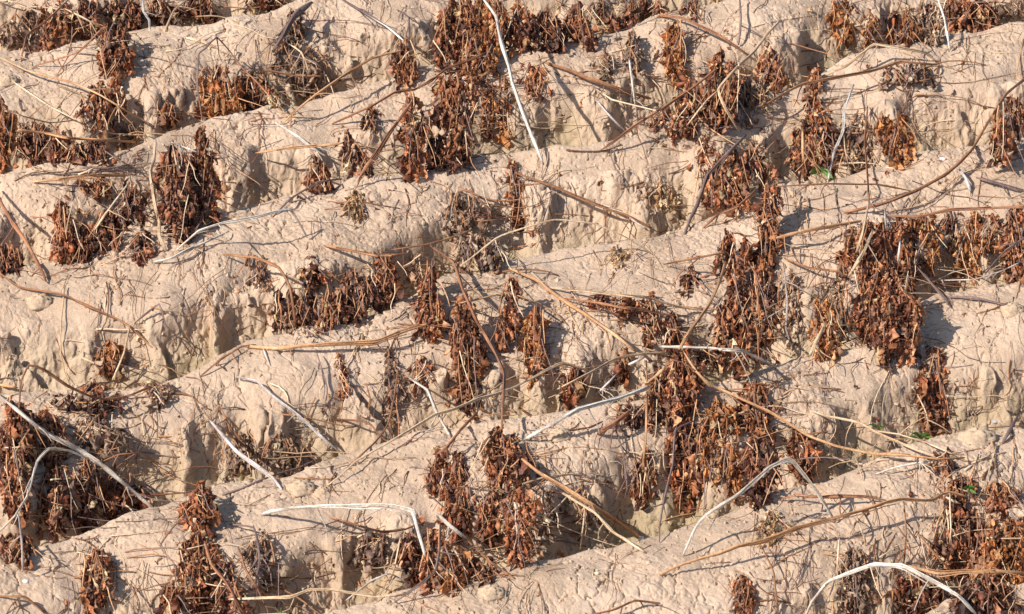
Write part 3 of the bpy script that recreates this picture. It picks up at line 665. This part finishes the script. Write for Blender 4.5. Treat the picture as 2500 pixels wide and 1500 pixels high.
# ------------------------------------------------------------------ hanging withered plants: (cx, top, bottom, width, colour, label, lean, density)
CLUMPS = [
(60,20,122,110,'grey','greyish heap of leaves on greenish soil in the top left corner',0,.6),
(140,0,118,80,'rust','rust leaf curtain left of the dark one in the top left corner',0,1.1),
(212,-10,95,75,'dark','dark leaf bunch above the small straw stem at the top left',0,1.2),
(295,-10,75,80,'dark','darkest leaf bunch directly above the tall left clump',0,1.3),
(395,-10,62,85,'dark','dark leaf curtain behind the short bleached twig at the top edge',0,1.2),
(490,-15,50,80,'dark','dark brown leaf curtain right of the pale top edge twig',0,1.2),
(655,-20,20,90,'dark','sliver of leaf cut by the top edge above bare crest',0,.8),
(276,45,215,62,'rust','tall narrow reddish clump, upper tier, hanging over the crest at upper left',0,1.3),
(250,195,322,100,'rust','wide lower skirt of the tall reddish clump at upper left',0,1.2),
(528,160,278,95,'orange','orange brown clump under the kinked grey stem',0,1.3),
(608,175,268,80,'dark','dark clump right beside the orange brown one',0,1.1),
(8,240,425,50,'orange','orange leaf strand at the left edge, upper part',0,1.2),
(75,300,405,70,'dark','brown leaf curtain under the flat orange straw, leftmost part',0,1.0),
(145,315,400,70,'rust','rust leaf curtain under the flat orange straw, middle part',0,1.0),
(225,335,395,90,'dark','thin brown leaf fringe under the flat orange straw, right part',0,.9),
(305,300,350,80,'grey','low tangled fringe at the foot of the tall reddish clump',0,.8),
(410,250,305,45,'rust','small rust tuft right of the tall reddish clump foot',0,1.0),
(420,345,585,75,'dark','long dark left half of the big brown clump',8,1.2),
(500,300,545,80,'rust','bushy right half of the big brown clump with a tufted top',8,1.35),
(490,500,568,38,'straw','pale papery leaves at the foot of the big brown clump',0,1.2),
(155,485,648,46,'rust','narrow upright reddish clump on the left, paler at its foot',0,1.3),
(205,540,640,60,'dark','dark fringe just right of the narrow upright reddish clump',0,1.0),
(262,500,615,70,'dark','dark fringe under the slanting straw left of the big clump',0,.8),
(22,590,665,60,'dark','dark leaf fringe behind the thick red brown stem',0,1.0),
(235,428,478,70,'rust','single crumpled leaf heap under the pale straw on the crest',0,1.0),
(320,440,560,60,'dark','dark leafy fringe left of the thick pale upright stem',0,.8),
(270,835,925,42,'orange','small upright rust clump on the bare left slope',0,1.4),
(226,925,968,30,'rust','tiny rust tuft just below the small upright rust clump',0,1.2),
(30,970,1290,80,'rust','long reddish curtain at the left edge, behind the white curling stem',0,1.1),
(110,1000,1130,90,'rust','reddish bunch above the white curling stem',0,1.2),
(130,1110,1300,80,'dark','dark curtain inside the white curl at lower left',0,1.2),
(205,1120,1290,80,'dark','dark curtain under the thick white stem, middle part',0,1.2),
(275,1150,1265,70,'dark','dark curtain under the thick white stem, right part',0,1.1),
(235,1010,1115,110,'grey','spray of thin dead grey twigs above the crossing of the white stem',0,.6),
(40,1300,1380,70,'rust','reddish fringe low at the left edge under the white curl',0,1.0),
(330,1180,1235,50,'dark','dark tuft around the foot of the thick white stem',0,.9),
(490,1185,1330,80,'rust','upper part of the lower left hanging clump',0,1.3),
(488,1310,1500,100,'rust','lower part of the lower left hanging clump, to the bottom edge',0,1.3),
(240,1330,1505,62,'rust','separate reddish strand pair at bottom left',-15,1.3),
(425,1400,1505,44,'rust','short reddish strand left of the lower hanging clump',0,1.2),
(560,1370,1500,60,'dark','dark strands right of the red brown stem at the bottom',0,.9),
(712,20,180,50,'grey','purplish grey withered bunch at the top edge',-25,1.1),
(735,100,240,110,'grey','tangle of grey twigs and small brown leaves near the top',0,.7),
(775,380,475,44,'rust','small rust clump under the end of the level golden stem',0,1.3),
(862,320,440,50,'dark','dark clump left of the thick orange brown stem',15,1.3),
(905,250,345,30,'dark','small dark strand above the thick orange brown stem',0,1.2),
(984,95,215,58,'rust','separate clump left of the tall upper curtain',0,1.3),
(1010,225,440,70,'rust','clump hanging below the rust climbing stem',0,1.2),
(1090,330,420,100,'dark','dark clump at the foot of the tall upper curtain',0,1.3),
(1115,-10,190,100,'rust','top left part of the tall upper curtain',0,1.35),
(1115,175,400,80,'rust','lower left part of the tall upper curtain',0,1.25),
(1185,-10,200,80,'orange','top right part of the tall upper curtain behind the white stem',0,1.2),
(1172,190,350,50,'rust','middle strand of the tall upper curtain',0,1.2),
(1218,180,345,45,'orange','right strand of the tall upper curtain, touching the white stem',0,1.2),
(1265,-10,135,80,'rust','dense clump right of the tall white stem at the top',0,1.3),
(1335,20,125,75,'dark','second dark clump right of the tall white stem at the top',0,1.1),
(1410,10,112,70,'rust','third clump from the tall white stem at the top, above bare crest',0,1.1),
(1495,-10,80,100,'dark','clump with an orange leaf at the top edge, above the crest',0,1.1),
(1575,-15,45,80,'dark','dark fringe at the top edge left of the narrow hanging clump',0,.9),
(1638,38,205,48,'orange','narrow hanging clump alone on bare soil with shadow at its right',8,1.3),
(1765,110,330,75,'rust','main body of the upper right clump behind the pale knee',-12,1.4),
(1690,190,320,70,'rust','left part of the upper right clump along the orange brown stem',0,1.1),
(1830,190,300,70,'grey','greyish right part of the upper right clump',0,1.0),
(1893,110,235,50,'rust','loose rust strand on bare soil right of the upper right clump',0,1.1),
(1725,330,495,55,'rust','left column of the right centre clump behind the dark purple stem',0,1.3),
(1790,360,525,70,'rust','middle column of the right centre clump',0,1.2),
(1855,340,470,55,'dark','right column of the right centre clump',0,1.0),
(1876,440,640,42,'rust','slender strand above the tallest right clump',0,1.3),
(1795,550,710,70,'rust','upper tuft of the tallest right clump at its thick orange stem',0,1.3),
(1800,660,930,95,'rust','main column of the tallest right clump',0,1.35),
(1862,600,860,60,'rust','right column of the tallest right clump',0,1.25),
(1683,640,725,24,'rust','tiny hanging strand at the left of the tallest right clump',0,1.2),
(2055,-10,128,55,'orange','orange brown strip cluster hanging at the top edge, first of the row',0,1.4),
(2120,20,115,24,'orange','second hanging strip of the row at the top right',0,1.3),
(2176,25,110,24,'rust','third hanging strip of the row at the top right',0,1.3),
(2216,20,118,26,'orange','fourth hanging strip of the row at the top right',0,1.2),
(2270,0,110,55,'grey','grey strips behind the straight white stem at top right',0,1.1),
(2330,-10,80,70,'rust','bushy brown clump right of the straight white stem',0,1.2),
(2400,-10,70,60,'dark','dark clump near the top right corner',0,1.1),
(2470,-10,40,60,'grey','thin grey bunch in the top right corner',0,.9),
(1990,165,405,50,'rust','tall slim rust clump above the flat upright straw',0,1.4),
(1958,310,445,46,'rust','short clump holding the flat upright straw',0,1.2),
(2030,300,425,50,'dark','dark strands behind the tall white stem',0,1.0),
(2100,260,410,65,'grey','grey brown strands right of the tall white stem',0,1.0),
(2180,270,405,80,'orange','orange brown strands at the right end of the upper right row',0,1.1),
(2440,230,462,26,'rust','narrow long strip under the orange brown bow',0,1.3),
(2478,230,400,24,'rust','narrow strip next to the right edge under the bow',0,1.2),
(2152,530,730,150,'rust','upper part of the right hand clump with the white peg',0,1.1),
(2165,660,885,145,'rust','broad lower skirt of the right hand clump',0,1.5),
(2018,730,875,48,'orange','small rust clump left of the right hand clump skirt',0,1.3),
(2258,520,685,58,'orange','first hanging strand right of the right hand clump',0,1.1),
(2325,510,610,40,'dark','thin dark strand hanging from the level orange stem',0,1.0),
(2370,505,682,46,'orange','bright strand hanging from the level orange stem, before the edge',0,1.2),
(2485,500,690,44,'rust','strand cut by the right edge under the level orange stem',0,1.2),
(2278,840,1060,58,'rust','flat drooping leaves with shadow at right, above the green weed',8,1.1),
(2440,1170,1240,90,'rust','low heap of red brown leaves at the right edge',0,1.0),
(700,700,818,55,'dark','dark strand at the left of the dark hollow',0,1.3),
(755,690,800,45,'dark','strands hanging in the dark hollow',0,1.0),
(805,690,805,45,'rust','rust strand at the right of the dark hollow',0,1.1),
(870,660,790,80,'dark','low brown fringe left of the bushy central upper clump',0,1.0),
(935,620,760,62,'rust','bushy clump at the end of the brown crest stem',0,1.4),
(1018,620,700,38,'grey','faint grey clump left of the narrow central strand',0,1.0),
(1052,635,828,42,'rust','narrow central strand hanging alone left of the diagonal stem',0,1.4),
(1035,850,962,32,'rust','small strand below the right end of the golden stem',0,1.2),
(835,860,962,20,'rust','very thin strand under the golden stem',0,1.2),
(1138,700,1000,56,'rust','long strand hanging under the red brown diagonal stem',12,1.4),
(1238,675,890,34,'rust','thin strand right of the red brown diagonal stem',0,1.4),
(1308,735,955,44,'orange','loose strand with an orange leaf right of centre',0,1.1),
(1165,570,665,110,'grey','grey brown leaf curtain on the crest at centre',0,1.0),
(1140,450,580,100,'grey','faint grey twiggy fringe on the face above the grey curtain',0,.45),
(1252,380,575,28,'brownish','slim strand hanging from the crest at upper centre',0,1.2),
(1225,1040,1200,95,'rust','dense top of the central curtain',0,1.5),
(1125,1105,1315,80,'rust','left part of the central curtain',0,1.2),
(1070,1100,1210,50,'rust','left shoulder of the central curtain',0,1.1),
(1205,1190,1325,60,'rust','middle of the central curtain',0,1.2),
(1262,1180,1390,60,'rust','long right strand of the central curtain',0,1.2),
(1320,1180,1350,70,'grey','grey wispy strands right of the central curtain',0,.7),
(1655,860,1060,110,'rust','left top of the large right clump under the level white stem',0,1.2),
(1680,1000,1250,90,'rust','left lower part of the large right clump',0,1.3),
(1760,960,1210,90,'orange','middle part of the large right clump',0,1.2),
(1840,930,1090,90,'rust','upper right part of the large right clump',0,1.2),
(1850,1070,1230,90,'dark','lower right part of the large right clump, behind the white tent',0,1.2),
(1965,1050,1175,55,'rust','separate rust clump right of the tent peak',0,1.3),
(1572,1090,1260,40,'rust','thin strand hanging from the upright tan stem',0,1.1),
(1587,715,850,34,'rust','slender strand hanging from the level straw stem at centre right',0,1.4),
(1520,850,920,34,'rust','small tuft under the golden stem right of centre',0,1.1),
(1400,890,975,56,'rust','rust tuft beside the shadow hollow right of centre',0,1.1),
(2345,1235,1430,110,'rust','left half of the lower right curtain',0,1.3),
(2445,1240,1420,110,'orange','right half of the lower right curtain, at the edge',0,1.3),
(2400,1400,1510,150,'dark','dark leaves in the bottom right corner under the orange stem',0,1.2),
(2230,1400,1505,130,'dark','dark leaf strands under the white arch at the bottom',0,1.0),
(2085,1330,1500,70,'grey','grey brown wispy strands left of the white arch',0,.8),
(1062,1290,1440,60,'rust','clump below the short thick white stem, left part',0,1.1),
(1115,1340,1450,60,'orange','clump below the short thick white stem, right part',0,1.2),
(1175,1350,1425,50,'dark','dark fringe right of the clump under the short white stem',0,1.0),
(900,1290,1375,80,'grey','greyish fringe under the curved brown stem',0,.8),
(640,1290,1450,70,'grey','dark grey strands at the left end of the long bent white stem',0,.8),
(1810,1400,1505,40,'rust','narrow strand at the bottom edge right of centre',0,1.1),
(1882,1250,1325,60,'straw','pale crumpled leaves between white tent and orange stem',0,1.0),
(868,470,545,44,'straw','pale papery leaves on the crest at upper centre left',0,1.1),
(1512,600,655,44,'straw','pale papery leaves on the bare central crest',0,1.1),
(760,790,822,40,'straw','tiny pale leaf at the foot of the dark hollow',0,.9),
(672,215,270,26,'straw','pale folded leaf right of the dark clump at upper left',0,1.2),
(590,1050,1150,70,'grey','grey wisps on the face left of the blue white stem end',0,.7),
(695,1040,1155,80,'grey','grey brown wisps in the furrow under the long pale stem',0,.8),
(955,845,1060,40,'grey','slim grey brown strand below the golden stem end',0,1.0),
(1610,445,500,60,'straw','pale crumbled leaves on bare crest left of the purple stem',0,.6),
(1550,70,205,26,'grey','slim grey strand on bare soil left of the narrow hanging clump',-8,.8),
(2335,1150,1250,70,'rust','reddish tuft left of the low red brown heap',0,1.0),
(1690,0,50,60,'dark','dark tuft at the top edge over the rust arch',0,1.0),
(1640,265,330,110,'rust','low rust fringe along the lower end of the orange brown stem, upper right',0,.9),
(2210,150,205,120,'grey','dark twiggy tangle on the crest right of the pale arch',0,.8),
(1300,150,250,45,'rust','brown tuft at the upper end of the thick brown stem on the crest',0,.9),
(2215,560,690,50,'dark','dark strand in the gap just right of the white pegged clump',0,1.0),
(2420,520,640,34,'rust','short rust strand between the bright strand and the right edge',0,1.0),
(200,955,1000,180,'dark','low dark fringe along the crest behind the long white stem at left',0,.8),
(380,930,990,60,'grey','grey tuft at the right foot of the looping brown arch',0,.7),
(1500,715,770,120,'rust','thin leafy fringe hanging from the level straw stem, centre right',0,.7),
(1640,760,850,50,'rust','small rust strand left of the thick orange stem above the big clump',0,1.0),
(1930,660,860,50,'grey','grey strands in the shaded furrow left of the small rust clump',0,.7),
(2055,640,840,60,'grey','grey brown strands between the small rust clump and the big skirt',0,.7),
(1735,850,900,70,'dark','dark leaves right under the white level stem',0,1.0),
(1545,970,1040,70,'dark','dark tuft between the bleached stem and the split rust stem',0,.8),
(1000,1300,1420,50,'dark','dark strands under the bend of the long white stem, lower centre',0,.9),
(760,640,690,60,'rust','small leafy knot where the brown stem bends over the dark hollow',0,.8),
(1420,1180,1300,40,'grey','grey wisps hanging under the thick tan stem',0,.6),
(2290,1100,1160,70,'dark','dark leaf scraps around the foot of the green weed',0,.7),
(350,560,640,40,'dark','small dark strand left of the foot of the thick pale upright stem',0,.9),
(1475,120,200,24,'grey','tiny grey strand alone on the bare slope near the top, right of centre',0,.7),
(620,620,700,40,'grey','faint grey wisps on the face left of the dark hollow',0,.6),
]
LP['brownish'] = LP['rust']
QUICK = False
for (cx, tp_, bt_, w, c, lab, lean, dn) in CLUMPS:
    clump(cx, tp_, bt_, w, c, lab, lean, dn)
for e in STEMS:
    stem(e[0], e[1], e[2], e[3], e[4], tip=(e[5] if len(e) > 5 else None))

# ------------------------------------------------------------------ scattered stuff: crumbs, rootlets, leaf flakes
def ground_pts(n):
    return rng.uniform(-60, 2560, n), rng.uniform(-60, 1560, n)
ICO_V = []; phi = (1+5**.5)/2
for a in (-1, 1):
    for b in (-phi, phi): ICO_V += [(a, b, 0), (0, a, b), (b, 0, a)]
ICO_V = np.array(ICO_V); ICO_V /= np.linalg.norm(ICO_V[0])
import itertools
ICO_F = [f for f in itertools.combinations(range(12), 3) if all(abs(np.linalg.norm(ICO_V[f[i]]-ICO_V[f[j]])-1.0515) < .02 for i, j in ((0, 1), (1, 2), (0, 2)))]
ICO_F = [f if np.dot(np.cross(ICO_V[f[1]]-ICO_V[f[0]], ICO_V[f[2]]-ICO_V[f[0]]), ICO_V[f[0]]) > 0 else f[::-1] for f in ICO_F]
ICO_F = np.array(ICO_F)
def crumbs(n, r0, r1, name, label):
    u, v = ground_pts(n); m = (sn(u, v, 130, 90, seed=2)+.6*sn(u, v, 45, 35, seed=3)+rng.normal(0, .35, n)) > .0
    u = u[m]; v = v[m]; n = len(u); t = hit(u, v)
    c = pt(u, v, t); r = r0*(r1/r0)**(rng.random(n)**2.2)
    V = c[:, None]+(ICO_V[None]*(1+rng.normal(0, .28, (n, 12, 1))))*r[:, None, None]*rng.uniform(.7, 1.2, (n, 1, 3))
    F = (ICO_F[None]+(np.arange(n)*12)[:, None, None]).reshape(-1, 3)
    cc = np.array([.53, .39, .27])*(1+rng.normal(0, .10, (n, 1)))
    o = link_mesh(name, V.reshape(-1, 3), F, M_CLOD, None, False, np.repeat(np.clip(cc, 0, 1)[:, None], 12, 1).reshape(-1, 3), 3)
    o['label'] = label; o['category'] = 'soil crumbs'; o['kind'] = 'stuff'
crumbs(60000, .0010, .0080, 'soil_crumbs', 'small tan crumbs and clods of dry soil over the ridges')
occ = (BUF < 90).astype(float)
for _ in range(3):
    for ax_ in (0, 1): occ = sum(np.roll(occ, k, ax_) for k in range(-3, 4))/7
def near_plants(u, v):
    i = np.clip(((u+200)/10).astype(int), 0, 299); j = np.clip(((v+200)/10).astype(int), 0, 189); return occ[i, j]
def twigs(n, name, label, vertical, lmin, lmax, cols, level=False, rr=1.0):
    A = Acc(); u, v = ground_pts(n)
    m = 7; s = np.linspace(0, 1, m)
    if vertical:
        keep = sn(u, v*0, 60, seed=1)+sn(u, v, 120, seed=2)*.8 > .0
    else: keep = rng.random(n) < .045+.95*near_plants(u, v)*(.6 if not level else .8)
    for i in np.nonzero(keep)[0]:
        L = rnd.uniform(lmin, lmax); a = rnd.gauss(1.57, .22) if vertical else (rnd.gauss(0, .45) if level else rnd.uniform(0, 6.28))
        cu = rnd.uniform(-.9, .9)
        aa = a+cu*(s-.5)+np.interp(s*3, np.arange(5), rng.normal(0, .35, 5)); L *= rnd.choice([1, 1, 1, 1.8])
        uu = u[i]+np.cumsum(np.cos(aa))*L/m; vv = v[i]+np.cumsum(np.sin(aa))*L/m*(1 if vertical else .6)
        t = hit(uu, vv); t2 = np.minimum(t, np.interp(s, [0, 1], [t[0], t[-1]]))-rnd.uniform(.002, .022 if vertical else .012)
        if (t.max()-t.min()) > (.25 if not level else .5): continue
        if level: t2 = np.minimum(t2, np.maximum(buf_get(uu, vv)+.01, t2-.25))
        c = np.array(PAL[rnd.choice(cols)][rnd.randrange(2)])*rnd.uniform(.7, 1.1)
        V, F, C_ = tube_arrays(pt(uu, vv, t2), np.linspace(1, .5, m)*rr*rnd.uniform(.0007, .0015)*rnd.choice([1, 1, 1, 1.7]), np.tile(c, (m, 1)), 4, 0)
        A.add(V, F, C_)
    o = A.build(name, M_STEM); o['label'] = label; o['category'] = 'dead twigs'; o['kind'] = 'stuff'
twigs(2200, 'hanging_rootlets', 'fine dead rootlets and tendrils hanging down the ridge sides', True, 35, 170, ['straw', 'brown', 'brown', 'straw', 'tan', 'grey'])
twigs(6000, 'scattered_twigs', 'fine dead twigs scattered over the soil', False, 16, 140, ['grey', 'brown', 'straw', 'grey', 'rust'])
twigs(2600, 'straw_tangle', 'tangle of thin straw stalks lying across the plants and crests', False, 60, 230, ['straw', 'tan', 'rust', 'brown', 'straw', 'grey'], True, 1.35)
def flakes(n):
    u, v = ground_pts(n); dens = rng.random(n) < .15+.9*near_plants(u, v)
    u = u[dens]; v = v[dens]; t = hit(u, v)-.003; p = pt(u, v, t)
    LV, LC = [], []
    for i in range(len(u)):
        V, C_ = leaf(p[i], rng.uniform(.008, .028), rng.uniform(.004, .014), np.array([rng.normal(0, .8), rng.normal(0, .6)-.2, -.5]), LP[rnd.choice(['rust', 'dark', 'dark', 'grey', 'grey', 'straw'])][rnd.randrange(4)])
        LV.append(V); LC.append(C_)
    FV = (LQ[None]+(np.arange(len(LV))*NR_*NC_)[:, None, None]).reshape(-1, 4)
    o = link_mesh('leaf_litter', np.vstack(LV), FV, M_LEAF, None, True, np.vstack(LC))
    o['label'] = 'small bits of withered leaf littering the soil'; o['category'] = 'leaf litter'; o['kind'] = 'stuff'
flakes(6500)

# ------------------------------------------------------------------ green weeds and pale pebbles
def blade(A, p, L, W, d, col, m=7):
    d = np.array(d, float); d /= np.linalg.norm(d); side = np.cross(d, (0, -1, .4)); side /= np.linalg.norm(side); nrm = np.cross(side, d)
    s = np.linspace(0, 1, m); wv = W*.5*np.sin(np.pi*(s*.9+.08))**.8
    cen = p+np.outer(s, d)*L+np.outer(s**2, (0, -.25, -.35))*L
    V = np.stack([cen-side*wv[:, None], cen+nrm*(.15*wv)[:, None], cen+side*wv[:, None]], 1).reshape(-1, 3)
    i = np.arange(m-1)[:, None]*3; F = np.concatenate([np.stack([i+k, i+k+1, i+k+4, i+k+3], -1).reshape(-1, 4) for k in (0, 1)])
    A.add(V, F, np.tile(np.array(col)*rnd.uniform(.8, 1.2), (len(V), 1)))
def weed(u, v, leaves, label, name='green_seedling', cat='weed'):
    t = hit([u], [v])[0]-.05; c = pt(u, v, t)
    root = bpy.data.objects.new(name, None); COL.objects.link(root); root.location = [float(q) for q in c]
    tagit(root, label, cat)
    S = Acc(); m = 5
    V, F, C_ = tube_arrays(np.array([(0, 0, -.01), (0, 0, 0), (.001, 0, .01), (.002, -.002, .018), (.002, -.003, .024)]), np.full(5, .0015), np.tile(np.array([.15, .30, .05]), (5, 1)), 5, 0)
    S.add(V, F, C_); S.build('stem', M_GREEN, root)
    for (L, W, d, off) in leaves:
        A = Acc(); blade(A, np.array(off, float), L, W, d, (.10, .22, .045)); A.build('leaf', M_GREEN, root)
weed(2005, 425, [(.042, .024, (-1, -.4, .35), (0, 0, .015)), (.036, .020, (1, -.4, -.05), (0, 0, .012)), (.028, .017, (-.5, -.8, .1), (0, 0, .018)), (.026, .016, (.4, -.6, .6), (0, 0, .015))], 'bright green seedling beside the tall white stem')
weed(2245, 1075, [(.05, .010, (-.5, -.2, .9), (0, 0, .01)), (.055, .009, (.6, -.3, .9), (0, 0, .01)), (.04, .011, (.1, -.5, 1), (0, 0, .01)), (.035, .010, (1, -.3, .5), (.01, 0, .01)), (.035, .010, (-1, -.3, .4), (-.01, 0, .01)), (.03, .012, (.2, -.6, .2), (0, -.01, .0))], 'green weed with narrow leaves behind straw stems at lower right', 'green_weed')
weed(2365, 1200, [(.030, .012, (-.5, -.3, .6), (0, 0, .01)), (.03, .012, (.5, -.3, .7), (0, 0, .01)), (.025, .012, (0, -.5, .9), (0, 0, .01)), (.02, .01, (.9, -.3, .1), (0, 0, .005))], 'tiny green seedling left of the red brown heap', 'green_seedling')
weed(2150, 1045, [(.065, .006, (-.8, -.2, .75), (0, 0, .0)), (.02, .005, (.3, -.2, .75), (0, 0, .0))], 'single green grass blade above the straw stems at lower right', 'grass_blade', 'grass')
weed(1752, 830, [(.035, .012, (.1, -.2, .9), (0, 0, .0)), (.03, .010, (-.2, -.2, .9), (0, 0, .0))], 'small green blades inside the large clump right of centre', 'green_seedling')
weed(685, 1502, [(.030, .010, (-1, -.3, .5), (0, 0, .0)), (.03, .010, (.8, -.3, .4), (0, 0, .0)), (.03, .014, (0, -.4, .8), (0, 0, .0))], 'dark green weed cut by the bottom edge', 'green_weed')
def pebble(u, v, r, label, col=(.75, .72, .70)):
    t = hit([u], [v])[0]-r*.5; c = pt(u, v, t)
    V = ICO_V*(1+rng.normal(0, .07, (12, 1)))*r*np.array([1.25, 1, .8])
    # one subdivision for a rounder stone
    vs = [tuple(x) for x in V]; fs = []; cache = {}
    def mid(a, b):
        k = (min(a, b), max(a, b))
        if k not in cache:
            x = (np.array(vs[a])+np.array(vs[b]))*.5*1.13; vs.append(tuple(x)); cache[k] = len(vs)-1
        return cache[k]
    for a, b, c_ in ICO_F.tolist():
        ab, bc, ca = mid(a, b), mid(b, c_), mid(c_, a); fs += [(a, ab, ca), (b, bc, ab), (c_, ca, bc), (ab, bc, ca)]
    o = link_mesh('pebble', np.array(vs), np.array(fs), M_STONE, None, True, np.tile(np.array(col), (len(vs), 1)), 3)
    o.location = [float(q) for q in c]; tagit(o, label, 'pebble')
pebble(2302, 389, .008, 'white pebble beside the orange brown bow at right')
pebble(1568, 1315, .009, 'white pebble at the foot of the thick tan stem')
pebble(381, 1107, .005, 'tiny white pebble on the slope right of the thin rust twig')
pebble(1457, 1400, .006, 'small cream pebble on pale soil at the bottom', (.75, .66, .42))
pebble(2430, 1030, .008, 'grey stone at the right edge above the red brown heap', (.42, .41, .42))
pebble(62, 1420, .007, 'small pale pebble near the lower left corner')
def lump(u, v, r, label):
    n = 36; t = hit([u], [v])[0]+r*.25; c = pt(u, v, t)
    th = np.linspace(0, 2*np.pi, n, endpoint=False); ph = np.linspace(.05, np.pi-.05, 22)
    T, Pp = np.meshgrid(th, ph); X = np.sin(Pp)*np.cos(T); Y = np.sin(Pp)*np.sin(T); Zc = np.cos(Pp)
    rr = 1+.25*sn(X+Zc*.7, Y+Zc*.3, .6, seed=1)+.14*sn(X-Zc, Y+Zc, .3, seed=2)+.09*sn(X*2+Zc, Y-Zc, .2, seed=3)+.05*sn(X*2+Zc, Y-Zc, .08, seed=4)
    V = np.stack([X*rr*1.2, Y*rr, Zc*rr*.85], -1).reshape(-1, 3)*r
    i = np.arange(21)[:, None]*n; s = np.arange(n)[None, :]; s1 = (s+1) % n
    F = np.stack([i+s, i+n+s, i+n+s1, i+s1], -1).reshape(-1, 4)
    o = link_mesh('soil_clod', V, F, M_CLOD, None, True, np.tile(np.array([.53, .392, .27]), (len(V), 1))); o.location = [float(q) for q in c]; tagit(o, label, 'soil clod')
for u, v, r, lb in [(735, 1195, .032, 'oblong soil clod on the crest above the long bent white stem'), (785, 1205, .022, 'brownish soil clod right of the oblong one on the same crest'),
    (2385, 1075, .045, 'large flat soil clod at right below the grey stone'), (585, 835, .026, 'round soil clod at the left end of the golden stem'), (1022, 440, .016, 'dark round clod below the tall upper curtain'),
    (1198, 1450, .030, 'rooty soil clod near the bottom edge at centre'), (95, 740, .034, 'rounded soil clod on the bare left slope'), (2470, 760, .03, 'soil clod on the crest at the right edge'),
    (1365, 1065, .028, 'soil lump below the thick bleached stem'), (15, 200, .03, 'soil clod at the left edge near the top')]:
    lump(u, v, r, lb)
